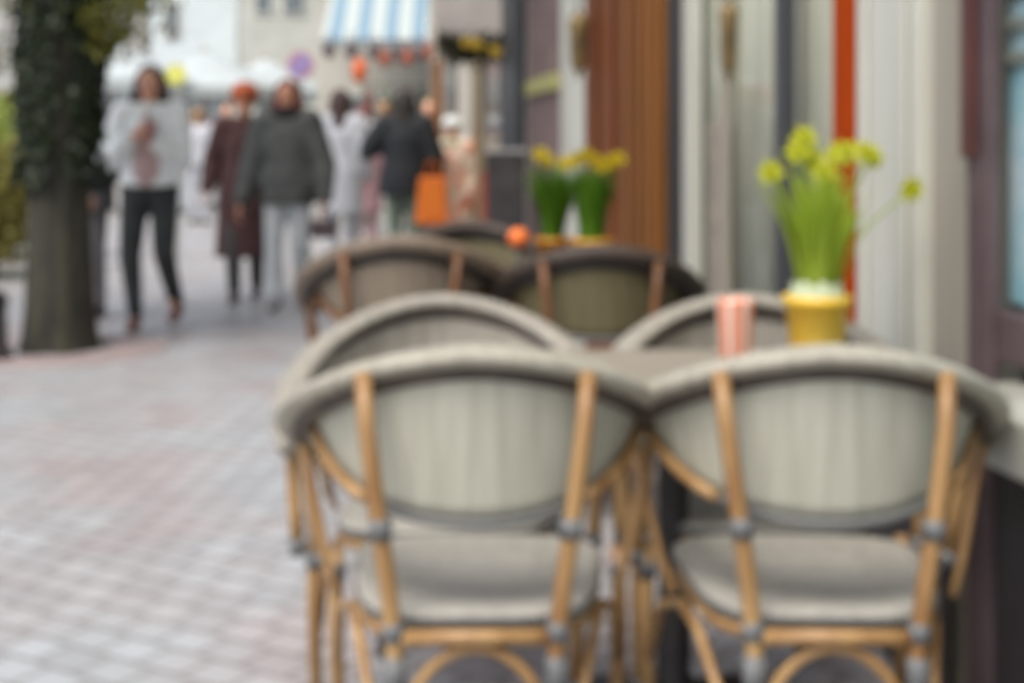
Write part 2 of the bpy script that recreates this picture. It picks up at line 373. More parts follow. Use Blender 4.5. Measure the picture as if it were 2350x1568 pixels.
# ------------------------------------------------------------ chair
def sm(t): return t
def rimpt(adeg, hw=.335):
    a = R(adeg); c = 1-math.cos(a)
    return Vector((hw*math.sin(a), -.27+.36*c, .865-.186*abs(c)**.9))
def make_chair(kind='cream'):
    dark = kind in ('taupe', 'brown')
    root = empty('cafe_chair')
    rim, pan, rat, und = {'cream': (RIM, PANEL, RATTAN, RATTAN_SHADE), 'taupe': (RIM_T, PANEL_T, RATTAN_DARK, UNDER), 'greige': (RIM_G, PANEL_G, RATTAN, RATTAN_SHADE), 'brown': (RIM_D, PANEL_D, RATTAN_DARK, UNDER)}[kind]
    pts = [Vector((-.312,.21,.615)), Vector((-.33,.155,.648)), ] + [rimpt(t) for t in range(-90, 91, 6)] + [Vector((.33,.155,.648)), Vector((.312,.21,.615))]
    MB().tube(pts, .02, 14, flat=((.034,.028) if dark else (.033,.018))).build('top_rim', rim, root, smooth=True)
    MB().tube([rimpt(t, .325)+Vector((0,.004,-.034 if dark else -.026)) for t in range(-92, 93, 4)], (.018 if dark else .014), 10).build('rim_shade', und, root, smooth=True)  # dark tube standing in for the shadow below the rim
    # woven back panel, curved with the rim, with an elliptical lower edge
    def prow(a, s, o=0):
        tp = rimpt(a, .312+o); zb = .6+(rimpt(76).z-.6)*(abs(a)/76)**2.2
        z = tp.z-.012+(zb-(tp.z-.012))*s
        k = 1-.07*s
        return Vector((tp.x*k, tp.y*(1-.02*s)+.012*s-o, z))
    na, ns = 38, 10; mb = MB()
    A_ = [-76+152*i/na for i in range(na+1)]
    vs = [prow(a, j/ns) for a in A_ for j in range(ns+1)] + [prow(a, j/ns)+Vector((-math.sin(R(a))*.005, .005*math.cos(R(a)), 0)) for a in A_ for j in range(ns+1)]
    o = (na+1)*(ns+1); fs = []
    for i in range(na):
        for j in range(ns):
            q = (i*(ns+1)+j, (i+1)*(ns+1)+j, (i+1)*(ns+1)+j+1, i*(ns+1)+j+1)
            fs += [q, tuple(x+o for x in reversed(q))]
    for i in range(na):
        for j in (0, ns):
            fs.append((i*(ns+1)+j, (i+1)*(ns+1)+j, (i+1)*(ns+1)+j+o, i*(ns+1)+j+o))
    mb.add(vs, fs).build('back_panel', pan, root, smooth=True)
    MB().tube([prow(a, 1)+Vector((0,-.004,-.006)) for a in A_], .0085, 8).build('back_edging', EDGE, root, smooth=True)
    for s in (-1, 1):
        MB().tube([prow(s*a, 1)+Vector((s*.008,-.012,-.002)) for a in (74,68,62,55,48,41,36)], .010, 8).build('side_bow', rat, root, smooth=True)
    for s in (-1, 1):
        MB().tube([(s*.180,-.250,.835),(s*.172,-.274,.75),(s*.155,-.281,.62),(s*.138,-.277,.5),(s*.128,-.27,.4),(s*.132,-.27,.2),(s*.14,-.28,0)], [.014,.0148,.0148,.0148,.0148,.0145,.014], 12).build('back_leg', rat, root, smooth=True)
        MB().tube([(s*.268,.2,.43),(s*.272,.2,.3),(s*.262,.205,0)], .0142, 12).build('front_leg', rat, root, smooth=True)
        MB().tube([(s*.322,.15,.64),(s*.318,.16,.58),(s*.312,.18,.5),(s*.303,.2,.405)], .0145, 12).build('arm_post', rat, root, smooth=True)
        MB().tube([(s*.31,.0,.67),(s*.285,-.02,.58),(s*.262,-.04,.48),(s*.24,-.06,.42)], .0085, 10).build('side_brace', rat, root, smooth=True)
        # bindings at joints
        for (c, n_) in (((s*.150,-.281,.595),1),((s*.130,-.27,.43),1),((s*.303,.2,.412),1),((s*.270,.2,.385),1),((s*.1285,-.27,.36),2)):
            MB().tube([Vector(c)+Vector((0,0,-.015*n_)), Vector(c)+Vector((0,0,.015*n_))], .0185, 12).build('binding', BIND, root, smooth=True)
        MB().tube([(s*.136,-.274,.17),(s*.142,-.281,.0)], .0175, 12).build('foot_sleeve', BIND, root, smooth=True)
        MB().tube([(s*.2645,.204,.12),(s*.262,.205,.0)], .0172, 12).build('foot_sleeve', BIND, root, smooth=True)
        # bowed side stretcher
        MB().tube([(s*.135,-.255,.16),(s*.17,-.2,.28),(s*.2,-.1,.37),(s*.222,0,.385),(s*.25,.1,.35),(s*.265,.19,.22)], .0095, 10).build('stretcher', rat, root, smooth=True)
    MB().tube([(x, -.262, .195+.205*math.sqrt(max(0,1-(x/.132)**2))) for x in [-.132+.264*i/16 for i in range(17)]], .0095, 10).build('stretcher', rat, root, smooth=True)
    MB().tube([(-.13,-.27,.418),(0,-.272,.42),(.13,-.27,.418)], .0125, 10).build('seat_rail', rat, root, smooth=True)
    def seatpt(q, k=1.0, z=.44):
        c, s_ = math.cos(q), math.sin(q); e = .5
        x = abs(c)**e*(1 if c > 0 else -1); y = abs(s_)**e*(1 if s_ > 0 else -1)
        w_ = .215+.03*y
        return Vector((x*w_*k, -.01+y*.232*k, z+.008*(x*x)*0))
    n = 44; mb = MB(); rings = [(.0,.446),(.4,.447),(.75,.449),(.95,.450),(1,.444),(.985,.424),(.6,.42),(0,.42)]
    vs = [seatpt(2*math.pi*k/n, max(r_, .002), z_) for r_, z_ in rings for k in range(n)]
    mb.add(vs, [(i*n+k, i*n+(k+1) % n, (i+1)*n+(k+1) % n, (i+1)*n+k) for i in range(len(rings)-1) for k in range(n)]).build('seat', SEATM if not dark else PANEL_D, root, smooth=True)
    pts = [seatpt(2*math.pi*k/n, .985, .436) for k in range(n)]; pts += pts[:2]
    MB().tube(pts, .0065, 8, caps=False).build('seat_edging', EDGE, root, smooth=True)
    pts = [seatpt(2*math.pi*k/n, .95, .408) for k in range(n)]; pts += pts[:2]
    MB().tube(pts, .012, 10, caps=False).build('seat_frame', rat, root, smooth=True)
    return root
ch_l = make_chair(); ch_g = make_chair('greige'); ch_t = make_chair('taupe'); ch_d = make_chair('brown')
GRP = 'rattan cafe chairs in two lines'
def place(src, first, X, Yb, rz, label, back=False):
    o = src if first else copy_tree(src)
    yy = Yb+.27 if not back else Yb-.27
    o.location = (X, yy, 0); o.rotation_euler = (0, 0, rz+(math.pi if back else 0))
    tag(o, label, 'chair', GRP); o.scale = (.98,1,.962) if back and Yb < 4 else (1,1,1.03) if X < -.3 else (1,1,1); return o
place(ch_l, True,  -.062, 2.25, R(1), 'nearest cream rattan chair on the left, its back turned to us')
place(ch_l, False, .522, 2.25, R(-2), 'nearest cream rattan chair on the right, its back turned to us below the big daffodils')
place(ch_g, True, -.145, 3.33, R(4), 'greyish cream chair facing us right behind the nearest left chair', True)
place(ch_g, False, .53, 3.34, R(-3), 'greyish cream chair facing us behind the big yellow pot and the coral candle glass', True)
place(ch_t, True, -.36, 4.42, R(3), 'taupe brown woven chair with its back to us, beside the open street')
place(ch_d, True, .275, 4.38, R(0), 'dark brown chair with olive back panel, below the two far daffodil pots')
place(ch_d, False, -.15, 5.75, R(4), 'dark brown chair facing us at the far table, below the orange bag', True)

# ------------------------------------------------------------ tables
def make_table(top):
    root = empty('cafe_table')
    MB().box(-.35,.35,-.24,.24,.72,.745).build('tabletop', top, root, bevel=.008)
    f = MB(); f.box(-.32,.32,-.22,-.195,.69,.72); f.box(-.32,.32,.195,.22,.69,.72); f.box(-.32,-.295,-.195,.195,.69,.72); f.box(.295,.32,-.195,.195,.69,.72)
    f.build('apron', DARKMETAL, root, bevel=.003)
    MB().lathe([(.11,.69),(.05,.66),(.034,.6),(.03,.3),(.036,.12),(.06,.07),(.06,.045)], n=20).build('column', DARKMETAL, root, smooth=True)
    for k in range(4):
        q = R(45+90*k); c, n_ = math.cos(q), math.sin(q)
        MB().tube([(c*.05,n_*.05,.07),(c*.16,n_*.16,.055),(c*.27,n_*.27,.02)], .02, 8).build('foot', DARKMETAL, root, smooth=True)
    return root
TG = 'cafe tables between the chairs'
o = make_table(TABLETOP); o.location = (.33, 2.91, 0); tag(o, 'near pale topped table carrying the big yellow pot and the coral candle glass', 'table', TG)
o = make_table(mat('dark_wood_top', (92,78,66), .4, (74,62,52), 5, (1,6,1))); o.location = (.12, 5.05, 0); tag(o, 'far dark topped table carrying the orange candle and the two smaller daffodil pots', 'table', TG)

# ------------------------------------------------------------ daffodils
DLEAF = leaf_mat('daffodil_leaf', (154,182,44), (190,208,84), .5)
DLEAF_D = leaf_mat('dark_daffodil_leaf', (62,104,8), (92,136,24), .35)
PETAL = leaf_mat('lime_petal', (190,196,36), (206,208,60), .4)
PETAL2 = leaf_mat('gold_petal', (196,176,24), (212,190,40), .4)
def blade(mb, p, d, h, lean, w):
    side = Vector((-d.y, d.x, 0)); n = 7; vs = []
    for i in range(n+1):
        t = i/n; c = p+Vector((0,0,h*t*(1-.1*lean*t)))+d*lean*h*t*t
        ww = w*(1-t**3)*.5+.001
        vs += [c-side*ww, c+side*ww]
    mb.add(vs, [(2*i,2*i+1,2*i+3,2*i+2) for i in range(n)])
def daffodil(base, pot_r, pot_h, potm, leafm, petalm, flowers, leaf_h, nleaf, label, wrap=True, fr=.034, spread=.3):
    root = empty('potted_daffodils', base, label=label, cat='potted plant', group='daffodils in pots on the tables')
    P = MB().lathe([(pot_r*.72,0),(pot_r*.78,.01),(pot_r*.96,pot_h*.85),(pot_r*1.03,pot_h*.86),(pot_r*1.03,pot_h),(pot_r*.94,pot_h),(pot_r*.9,pot_h*.8)], n=32)
    pot = P.build('pot', potm, root, smooth=True)
    MB().lathe([(.001,pot_h*.78),(pot_r*.9,pot_h*.8)], caps=False).build('soil', mat('soil', (60,48,38), .9), root)
    if wrap:
        vs = []; n = 40
        for k in range(n):
            q = 2*math.pi*k/n; rr = pot_r*(.86+.05*math.sin(k*1.9))
            vs += [(rr*math.cos(q), rr*math.sin(q), pot_h*.8), (rr*.84*math.cos(q), rr*.84*math.sin(q), pot_h+.028+.006*math.sin(k*1.3))]
        MB().add(vs, [(2*k, 2*((k+1) % n), 2*((k+1) % n)+1, 2*k+1) for k in range(n)]).build('paper_wrap', mat('white_wrap', (186,198,164), .8), root, smooth=True)
    mb = MB()
    for k in range(nleaf):
        q = random.random()*2*math.pi; d = Vector((math.cos(q), math.sin(q), 0)); rr = pot_r*.6*random.random()**.5
        blade(mb, Vector((0,0,pot_h*.8))+d*rr, d, leaf_h*random.uniform(.55,1.0), random.uniform(.05,spread), .016)
    mb.build('leaves', leafm, root, fix=False)
    for (fx, fy, YY) in flowers:
        c = at(fx, fy, YY)-Vector(base)
        f = MB(); ax = Vector((random.uniform(-.5,.5), -1, random.uniform(-.1,.5))).normalized()
        a = ax.orthogonal().normalized(); b_ = ax.cross(a)
        for k in range(6):
            q = k*math.pi/3+.2; dd = (a*math.cos(q)+b_*math.sin(q)+ax*.15)
            f.leaf(c, dd, ax, fr, fr*.72)
        n = 12; rg = []
        for rr, zz in ((fr*.2,0),(fr*.26,fr*.35),(fr*.36,fr*.6)):
            rg += [c+ax*zz+(a*math.cos(2*math.pi*k/n)+b_*math.sin(2*math.pi*k/n))*rr for k in range(n)]
        f.add(rg, [(i*n+k, i*n+(k+1) % n, (i+1)*n+(k+1) % n, (i+1)*n+k) for i in range(2) for k in range(n)])
        fo = f.build('flower', petalm, root, fix=False)
        s0 = Vector((c.x*.18, c.y*.18, pot_h*.8)); back = c-ax*.004
        m1 = s0.lerp(back, .5)+Vector((-c.x*.12, 0, .03))
        MB().tube([s0, m1, back+Vector((0,.012,-.005)), back], .0028, 6).build('stem', leafm, fo, smooth=True)
    return root
YPOT = mat('yellow_pot', (232,184,40), .4, (222,196,90), 3, (1,1,1), contrast=(.4,.62))
OPOT = mat('orange_pot', (190,130,30), .5, (168,104,28), 6)
b0 = at(1875, 330, 3.0); b0.z = .746
daffodil(b0, .070, .135, YPOT, DLEAF, PETAL, [(1845,318,3.06),(1828,352,3.04),(1862,368,3.08),(1770,396,3.03),(1920,356,3.1),(1942,352,3.05),(1893,398,3.02),(1985,352,3.08),(2000,362,3.1),(2090,434,3.12),(1848,342,3.1)], .31, 150, 'big lime and yellow daffodils in a yellow pot on the near table', spread=.42)
b1 = at(1268, 330, 5.0); b1.z = .746
daffodil(b1, .062, .125, OPOT, DLEAF_D, PETAL2, [(1240,355,4.9),(1256,368,4.95),(1298,376,4.95),(1312,372,5.0)], .30, 150, 'left one of the two far daffodil pots, dark leaves leaning out left', wrap=False, spread=.5)
b2 = at(1358, 330, 4.95); b2.z = .746
daffodil(b2, .074, .125, mat('gold_pot', (206,150,40), .5, (186,130,30), 5), DLEAF_D, PETAL2, [(1328,362,4.95),(1345,356,4.9),(1372,372,4.95),(1385,380,4.9),(1405,372,5.0),(1420,366,5.0)], .29, 200, 'right one of the two far daffodil pots, bushy green leaves against the wood', wrap=False, spread=.3)
# small terracotta pot, candle ball, candle glass
p = at(1288, 330, 4.78); p.z = .746
tp = empty('terracotta_pot', p, label='small low terracotta pot between the orange candle and the far daffodils', cat='pot')
MB().lathe([(.03,0),(.045,.055),(.052,.056),(.052,.075),(.044,.075),(.04,.05)], n=24).build('bowl', mat('terracotta', (182,98,54), .8, (160,84,48), 8), tp, smooth=True)
MB().lathe([(.001,.055),(.042,.056)], caps=False).build('soil', MATS['soil'], tp)
p = at(1190, 330, 4.95); p.z = .746
cd = empty('round_candle', p, label='round orange candle on a small stand on the far table', cat='candle')
MB().ell((0,0,.125), (.038,.038,.036)).build('wax', mat('orange_wax', (232,122,50), .5, (222,104,40), 8), cd, smooth=True)
MB().lathe([(.035,0),(.035,.008),(.008,.014),(.008,.08),(.022,.088),(.022,.093)]).build('stand', BIND, cd, smooth=True)
MB().tube([(0,0,.158),(.001,0,.17)], .0015, 6).build('wick', BLACKP, cd)
p = at(1687, 330, 2.98); p.z = .746
cg = empty('candle_glass', p, label='coral and white striped candle glass left of the yellow pot', cat='candle')
def stripe_mat():
    m = bpy.data.materials.new('coral_stripes'); m.use_nodes = True
    nt = m.node_tree; N = nt.nodes; L = nt.links; b = N['Principled BSDF']
    tc = N.new('ShaderNodeTexCoord'); g_ = N.new('ShaderNodeTexGradient'); g_.gradient_type = 'RADIAL'
    mu = N.new('ShaderNodeMath'); mu.operation = 'MULTIPLY'; mu.inputs[1].default_value = 44
    si = N.new('ShaderNodeMath'); si.operation = 'SINE'
    r = N.new('ShaderNodeValToRGB'); r.color_ramp.elements[0].color = rgb(226,142,112); r.color_ramp.elements[1].color = rgb(232,214,200)
    r.color_ramp.elements[0].position = .35; r.color_ramp.elements[1].position = .7
    L.new(tc.outputs['Object'], g_.inputs[0]); L.new(g_.outputs['Fac'], mu.inputs[0]); L.new(mu.outputs[0], si.inputs[0]); L.new(si.outputs[0], r.inputs[0]); L.new(r.outputs[0], b.inputs['Base Color'])
    b.inputs['Roughness'].default_value = .25; return m
MB().lathe([(.03,.0),(.034,.005),(.039,.12),(.041,.128),(.036,.128),(.034,.07)], n=32).build('cup', stripe_mat(), cg, smooth=True)
MB().lathe([(.001,.07),(.035,.072)], caps=False).build('wax', mat('cream_wax', (226,206,180), .5), cg)

# ------------------------------------------------------------ tree with ivy, bush, bollard
BARK = mat('bark', (64,62,50), .9, (38,39,32), 9, (2,2,.35), .8)
tx = (133-CX)/FP*8.3
tr = empty('tree', (tx, 8.3, 0), label='thick grey trunked tree wrapped in ivy at the left of the street', cat='tree')
n = 28; zs = [0,.03,.1,.25,.6,1,1.5,2.2,3,3.8]; vs = []
for z in zs:
    rr = .185+.045*math.exp(-z*6)-.012*z
    for k in range(n):
        q = 2*math.pi*k/n; r2 = rr*(1+.05*math.sin(q*5+z*2)+.03*math.sin(q*9-z*3))
        vs.append((r2*math.cos(q)+.012*z, r2*math.sin(q)-.01*z, z))
trk = MB().add(vs, [(i*n+k, i*n+(k+1) % n, (i+1)*n+(k+1) % n, (i+1)*n+k) for i in range(len(zs)-1) for k in range(n)]+[tuple((len(zs)-1)*n+k for k in range(n))])
trk.build('trunk', BARK, tr, smooth=True)
ends = []
lm = MB()
for k in range(11):
    q = k*2.4+.3; z0 = 2.2+.15*k; l = random.uniform(1.5, 2.4)
    p0 = Vector((.02, 0, z0)); p1 = p0+Vector((math.cos(q)*l*.45, math.sin(q)*l*.45, l*.35)); p2 = p0+Vector((math.cos(q)*l, math.sin(q)*l, l*.75+.2))
    lm.tube([p0, p1, p2], [.07,.045,.015], 8); ends += [p1, p2, (p1+p2)/2]
# low sprays that hang into the picture on both sides of the trunk
for (x, y, Y) in ((235,20,8.2),(300,5,8.1),(262,75,8.3),(20,30,8.2),(10,120,8.4),(215,85,8.2)):
    e = at(x, y, Y)-tr.location; lm.tube([Vector((.02,0,2.4)), Vector((e.x*.6, e.y*.6, 2.5)), e], [.03,.018,.006], 6)
lm.build('limb', BARK, tr, smooth=True)
CROWN = leaf_mat('crown_leaf', (82,88,34), (140,138,62), .4)
cm = MB()
def rv(): return Vector((random.gauss(0,1), random.gauss(0,1), random.gauss(0,1)))
for e in ends:
    for k in range(420):
        cm.leaf(e+Vector((0,0,.35))+rv()*.3, rv(), rv(), random.uniform(.07,.11), .05)
for (x, y, Y, s_, m_) in ((240,15,8.2,.10,150),(300,5,8.1,.08,90),(262,75,8.3,.09,140),(20,10,8.2,.08,40),(5,130,8.4,.07,45),(215,80,8.2,.06,50),(35,230,8.4,.05,30),(330,-20,8.1,.1,100)):
    e = at(x, y, Y)-tr.location
    for k in range(m_): cm.leaf(e+rv()*s_, rv(), rv(), random.uniform(.05,.09), .04)
cm.build('crown', CROWN, tr, fix=False)
iv = empty('ivy', (tx, 8.3, 0), label='dark green ivy covering the upper tree trunk with a bare bark streak', cat='climbing plant')
im = MB()
for k in range(5200):
    q = random.random()*2*math.pi; z = .98+2.6*random.random()**1.1
    if z < 1.25 and random.random() < .6: continue
    dq = (q-R(272)+.12*math.sin(z*3)) % (2*math.pi)
    if dq < .42 and z < 1.85: continue
    bulge = .01+.035*abs(math.sin(q*2+z*4))+.02*random.random()
    rr = .19-.012*z+bulge
    p = Vector((rr*math.cos(q)+.012*z, rr*math.sin(q)-.01*z, z))
    d = Vector((math.cos(q)*.5, math.sin(q)*.5, -.8))+rv()*.4
    im.leaf(p, d, Vector((math.cos(q), math.sin(q), .3))+rv()*.4, random.uniform(.05,.09), .055)
im.build('leaves', IVYM, iv, fix=False)
st = MB()
for k in range(5):
    q = k*1.25; st.tube([(.2*math.cos(q+z*.5), .2*math.sin(q+z*.5), z) for z in (.9,1.3,1.8,2.4,3)], .008, 6)
st.build('stem', BARK, iv, smooth=True)
pit = MB().lathe([(.32,.012),(.62,.012),(.64,.002)], (tx, 8.25, 0), 36, caps=False).build('tree_pit', PIT); tag(pit, kind='structure')

BUSH = leaf_mat('bush_leaf', (140,150,72), (190,206,116), .45)
BUSH2 = leaf_mat('olive_bush_leaf', (122,118,62), (170,164,94), .4)
def bush(name, c, r, nl, m, label, cat='bush'):
    e = empty(name, (c[0], c[1], 0), label=label, cat=cat)
    mb = MB(); lumps = [rv()*.5 for _ in range(9)]
    for k in range(nl):
        l = random.choice(lumps); d = rv().normalized(); rr = random.uniform(.55,1)
        p = Vector(((l.x*.5+d.x*.6*rr)*r[0], (l.y*.5+d.y*.6*rr)*r[1], max(.05, r[2]*(1+l.z*.4+d.z*.62*rr))))
        mb.leaf(p, d+rv()*.6, rv(), random.uniform(.06,.12), .055)
    mb.build('foliage', m, e, fix=False)
    sb = MB()
    for k in range(6):
        sb.tube([(random.uniform(-.1,.1),random.uniform(-.1,.1),0),(random.uniform(-.4,.4)*r[0],random.uniform(-.3,.3)*r[1],r[2])], [.02,.008], 6)
    sb.build('stem', BARK, e)
    return e
bush('bush', (-4.75, 12.8), (.75,.8,.72), 5200, BUSH2, 'olive yellow bush low behind the tree at the left edge')
bush('bush', (-5.3, 14.6), (.9,.9,.95), 4200, BUSH, 'taller pale green bush behind the olive one at the left edge')
bo = empty('bollard', (at(-18, 330, 7.9).x, 7.9, 0), label='low dark bollard at the left edge of the picture', cat='bollard')
MB().lathe([(.12,0),(.12,.03),(.085,.05),(.075,.3)], n=24).build('shaft', DARKMETAL, bo, smooth=True)
MB().lathe([(.085,.301),(.09,.33),(.06,.38),(.01,.395)], n=24).build('cap', DARKMETAL, bo, smooth=True)

# ------------------------------------------------------------ far street
def house(name, label, x0, x1, y0, y1, z1, m, wins, roofm=None, frame=None, front='y'):
    e = empty(name, ((x0+x1)/2, (y0+y1)/2, 0), label=label, cat='building')
    L0 = e.location
    MB().box(x0-L0.x, x1-L0.x, y0-L0.y, y1-L0.y, 0, z1).build('wall', m, e, bevel=.02)
    MB().box(x0-L0.x-.25, x1-L0.x+.25, y0-L0.y-.25, y1-L0.y+.25, z1+.003, z1+.3).build('cornice', WHITEP, e, bevel=.05)
    w_ = x1-x0; a, b_ = x0-L0.x-.2, x1-L0.x+.2; c, d_ = y0-L0.y-.2, y1-L0.y+.2; mx = (c+d_)/2
    MB().add([(a,c,z1+.3),(b_,c,z1+.3),(b_,d_,z1+.3),(a,d_,z1+.3),(a,mx,z1+2.2),(b_,mx,z1+2.2)], [(0,1,5,4),(2,3,4,5),(1,2,5),(3,0,4),(0,3,2,1)]).build('roof', mat('slate_roof', (86,84,86), .8), e)
    for (wx, wz, ww, wh) in wins:
        f = MB(); f.box(wx-L0.x-ww/2-.07, wx-L0.x+ww/2+.07, y0-L0.y-.05, y0-L0.y-.003, wz-wh/2-.07, wz+wh/2+.07)
        fo = f.build('window', frame or WHITEP, e, bevel=.01)
        MB().box(wx-L0.x-ww/2, wx-L0.x+ww/2, y0-L0.y-.07, y0-L0.y-.052, wz-wh/2, wz+wh/2).build('pane', FARGLASS, fo)
    return e
PALEB = mat('pale_blue_render', (206,216,217), .8, (194,203,204), 2)
CREAMR = mat('cream_render', (188,190,180), .8, (176,178,168), 2)
GREYR = mat('grey_render', (172,172,168), .8, (156,156,152), 2)
def wx(x, Y): return (x-CX)/FP*Y
def wz(y, Y): return HC+(HZ-y)/FP*Y
house('townhouse', 'pale blue-white house behind the woman in the white jacket', wx(345,34), wx(546,34), 34, 42, 9,
      PALEB, [(wx(397,34), wz(45,34), .3, .8), (wx(480,34), 6.5, .8, 1.3), (wx(397,34), 6.5, .8, 1.3), (wx(400,34), 1.7, .9, 1.4), (wx(490,34), 1.2, .9, 2.2)])
house('townhouse', 'cream house behind the round parking sign', wx(549,33), wx(745,33), 33, 41, 8.5,
      CREAMR, [(wx(605,33), wz(-12,33), .35, .8), (wx(675,33), wz(-2,33), .45, .6), (wx(620,33), 6.3, .8, 1.3), (wx(700,33), 6.3, .8, 1.3), (wx(640,33), 1.5, 1.0, 1.4)])
house('townhouse', 'grey-beige house behind the ivy covered tree', -16, wx(340,34.5), 34.5, 42, 8,
      GREYR, [(-9.6, 2.4, .8, 1.3), (-8.3, 2.4, .7, 1.3), (-9.6, 5.3, .8, 1.3), (-8.2, 5.3, .8, 1.3), (-11.4, 2.4, .8, 1.3), (-11.4, 5.3, .8, 1.3)])
# shop facing us with the striped awning
SY = 21.0
sh = house('corner_shop', 'pale corner shop under the blue and white striped awning', wx(726,SY), wx(1130,SY), SY, SY+8, 7.5,
      mat('warm_render', (192,190,180), .8, (178,176,164), 2), [(wx(800,SY), 4.9, .9, 1.3), (wx(960,SY), 4.9, .9, 1.3), (wx(880,SY), 1.3, 1.2, 1.2), (wx(985,SY), 1.3, .9, 1.2)])
def stripes():
    m = bpy.data.materials.new('blue_white_stripes'); m.use_nodes = True
    nt = m.node_tree; N = nt.nodes; L = nt.links; b = N['Principled BSDF']
    tc = N.new('ShaderNodeTexCoord'); sp = N.new('ShaderNodeSeparateXYZ'); mu = N.new('ShaderNodeMath'); mu.operation = 'MULTIPLY'; mu.inputs[1].default_value = 2*math.pi/.36
    si = N.new('ShaderNodeMath'); si.operation = 'SINE'
    r = N.new('ShaderNodeValToRGB'); r.color_ramp.interpolation = 'CONSTANT'; r.color_ramp.elements[0].color = rgb(176,186,184); r.color_ramp.elements[1].color = rgb(120,148,166); r.color_ramp.elements[1].position = .5
    ad = N.new('ShaderNodeMath'); ad.operation = 'MULTIPLY_ADD'; ad.inputs[1].default_value = .5; ad.inputs[2].default_value = .5
    L.new(tc.outputs['Object'], sp.inputs[0]); L.new(sp.outputs['X'], mu.inputs[0]); L.new(mu.outputs[0], si.inputs[0]); L.new(si.outputs[0], ad.inputs[0]); L.new(ad.outputs[0], r.inputs[0]); L.new(r.outputs[0], b.inputs['Base Color'])
    b.inputs['Roughness'].default_value = .8; return m
AY = 18.6
sa = empty('striped_awning', at(880, 90, AY), label='blue and white striped awning with a dark scalloped edge', cat='awning')
xl, xr, zb = at(735,92,AY), at(1020,92,AY), at(0,92,AY).z
tl_ = [Vector((xl.x, AY, zb)), Vector((xr.x, AY, zb)), Vector((xr.x-.02+.02, AY+2.38, zb+2.1)), Vector((xl.x+.1, AY+2.38, zb+2.1))]
STR = stripes()
o_ = [p-sa.location for p in tl_]; thick = Vector((0,.02,-.03))
MB().hexa([p+thick for p in o_], o_).build('canopy', STR, sa)
vm = MB(); n = 24; zt = 0
w_ = (xr.x-xl.x)/n
for k in range(n):
    xa = xl.x+k*w_-sa.location.x
    pr = [(xa,0),(xa,-.03),(xa+w_*.25,-.05),(xa+w_*.5,-.06),(xa+w_*.75,-.05),(xa+w_,-.03),(xa+w_,0)]
    z0 = zb-sa.location.z-.035
    vs = [(x_, -.012, z0+z_) for x_, z_ in pr]+[(x_, .0, z0+z_) for x_, z_ in pr]
    vm.add(vs, [tuple(range(7)), tuple(range(13,6,-1))]+[(i,(i+1) % 7,(i+1) % 7+7,i+7) for i in range(7)])
vm.build('valance', mat('pale_valance', (160,168,170), .8), sa, fix=False)
for x in (735, 1020):
    p = at(x, 95, AY)-sa.location; MB().tube([p+Vector((0,0,-.02)), p+Vector((0,2.3,.1))], .018, 8).build('arm', DARKMETAL, sa)
# goods hanging in a row under the awning
BAGM = [mat('dark_bag_leather', (88,82,84), .6), mat('rust_bag_leather', (150,84,66), .6), mat('orange_lantern_paper', (206,104,60), .6)]
hang = [(755,112,0),(806,112,0),(858,114,0),(912,118,0),(935,128,1),(960,118,0),(985,116,1),(882,132,1)]
for i, (x, y, k) in enumerate(hang):
    p = at(x, y+4, AY-.12); e = empty('hanging_bag', p, label=('charcoal bag' if k == 0 else 'rust red bag')+' hanging from the edge of the striped awning', cat='bag', group='bags hanging under the striped awning')
    e['label'] = ['leftmost charcoal bag hanging under the striped awning', 'second charcoal bag from the left under the striped awning', 'third charcoal bag from the left under the striped awning', 'fourth charcoal bag from the left under the striped awning', 'rust red bag between the two rightmost charcoal bags', 'rightmost charcoal bag hanging under the striped awning', 'rightmost rust red bag hanging under the striped awning', 'leftmost rust red bag under the striped awning'][i]
    MB().ell((0,0,0), (.09,.05,.11)).box(-.075,.075,-.03,.03,-.06,.07).build('pouch', BAGM[k], e, voxel=.012)
    MB().tube([(-.05,0,.06),(-.03,0,.2),(0,0,.24),(.03,0,.2),(.05,0,.06)], .008, 6).build('handle', BAGM[k], e, smooth=True)
p = at(825, 162, AY-.3); e = empty('paper_lantern', p, label='orange paper lantern hanging below the striped awning', cat='lantern')
MB().ell((0,0,0), (.1,.1,.17)).build('shade', BAGM[2], e, smooth=True)
MB().tube([(0,0,.16),(0,0,.42)], .004, 6).build('cord', DARKMETAL, e)
MB().lathe([(.04,.16),(.04,.18)], n=14).build('cap', DARKMETAL, e)
# shop counter with red awning rail, pale crates
p = at(960, 330, 19.6); e = empty('display_rack', (p.x, 19.6, 0), label='clothes rack with coral and pale garments at the shop door', cat='rack')
MB().tube([(-.75,0,0),(-.75,0,2.0),(.75,0,2.0),(.75,0,0)], .015, 8).build('frame', DARKMETAL, e)
for k in range(11):
    gx = -.68+k*.136; c = [(196,120,100),(206,206,196),(186,200,170),(216,206,200)][k % 4]
    MB().hexa([(gx-.05,-.2,.95),(gx+.05,-.2,.95),(gx+.05,.2,.95),(gx-.05,.2,.95)], [(gx-.02,-.14,1.97),(gx+.02,-.14,1.97),(gx+.02,.14,1.97),(gx-.02,.14,1.97)]).build('garment', mat('garment_%d' % (k % 4), c, .8), e, bevel=.02)
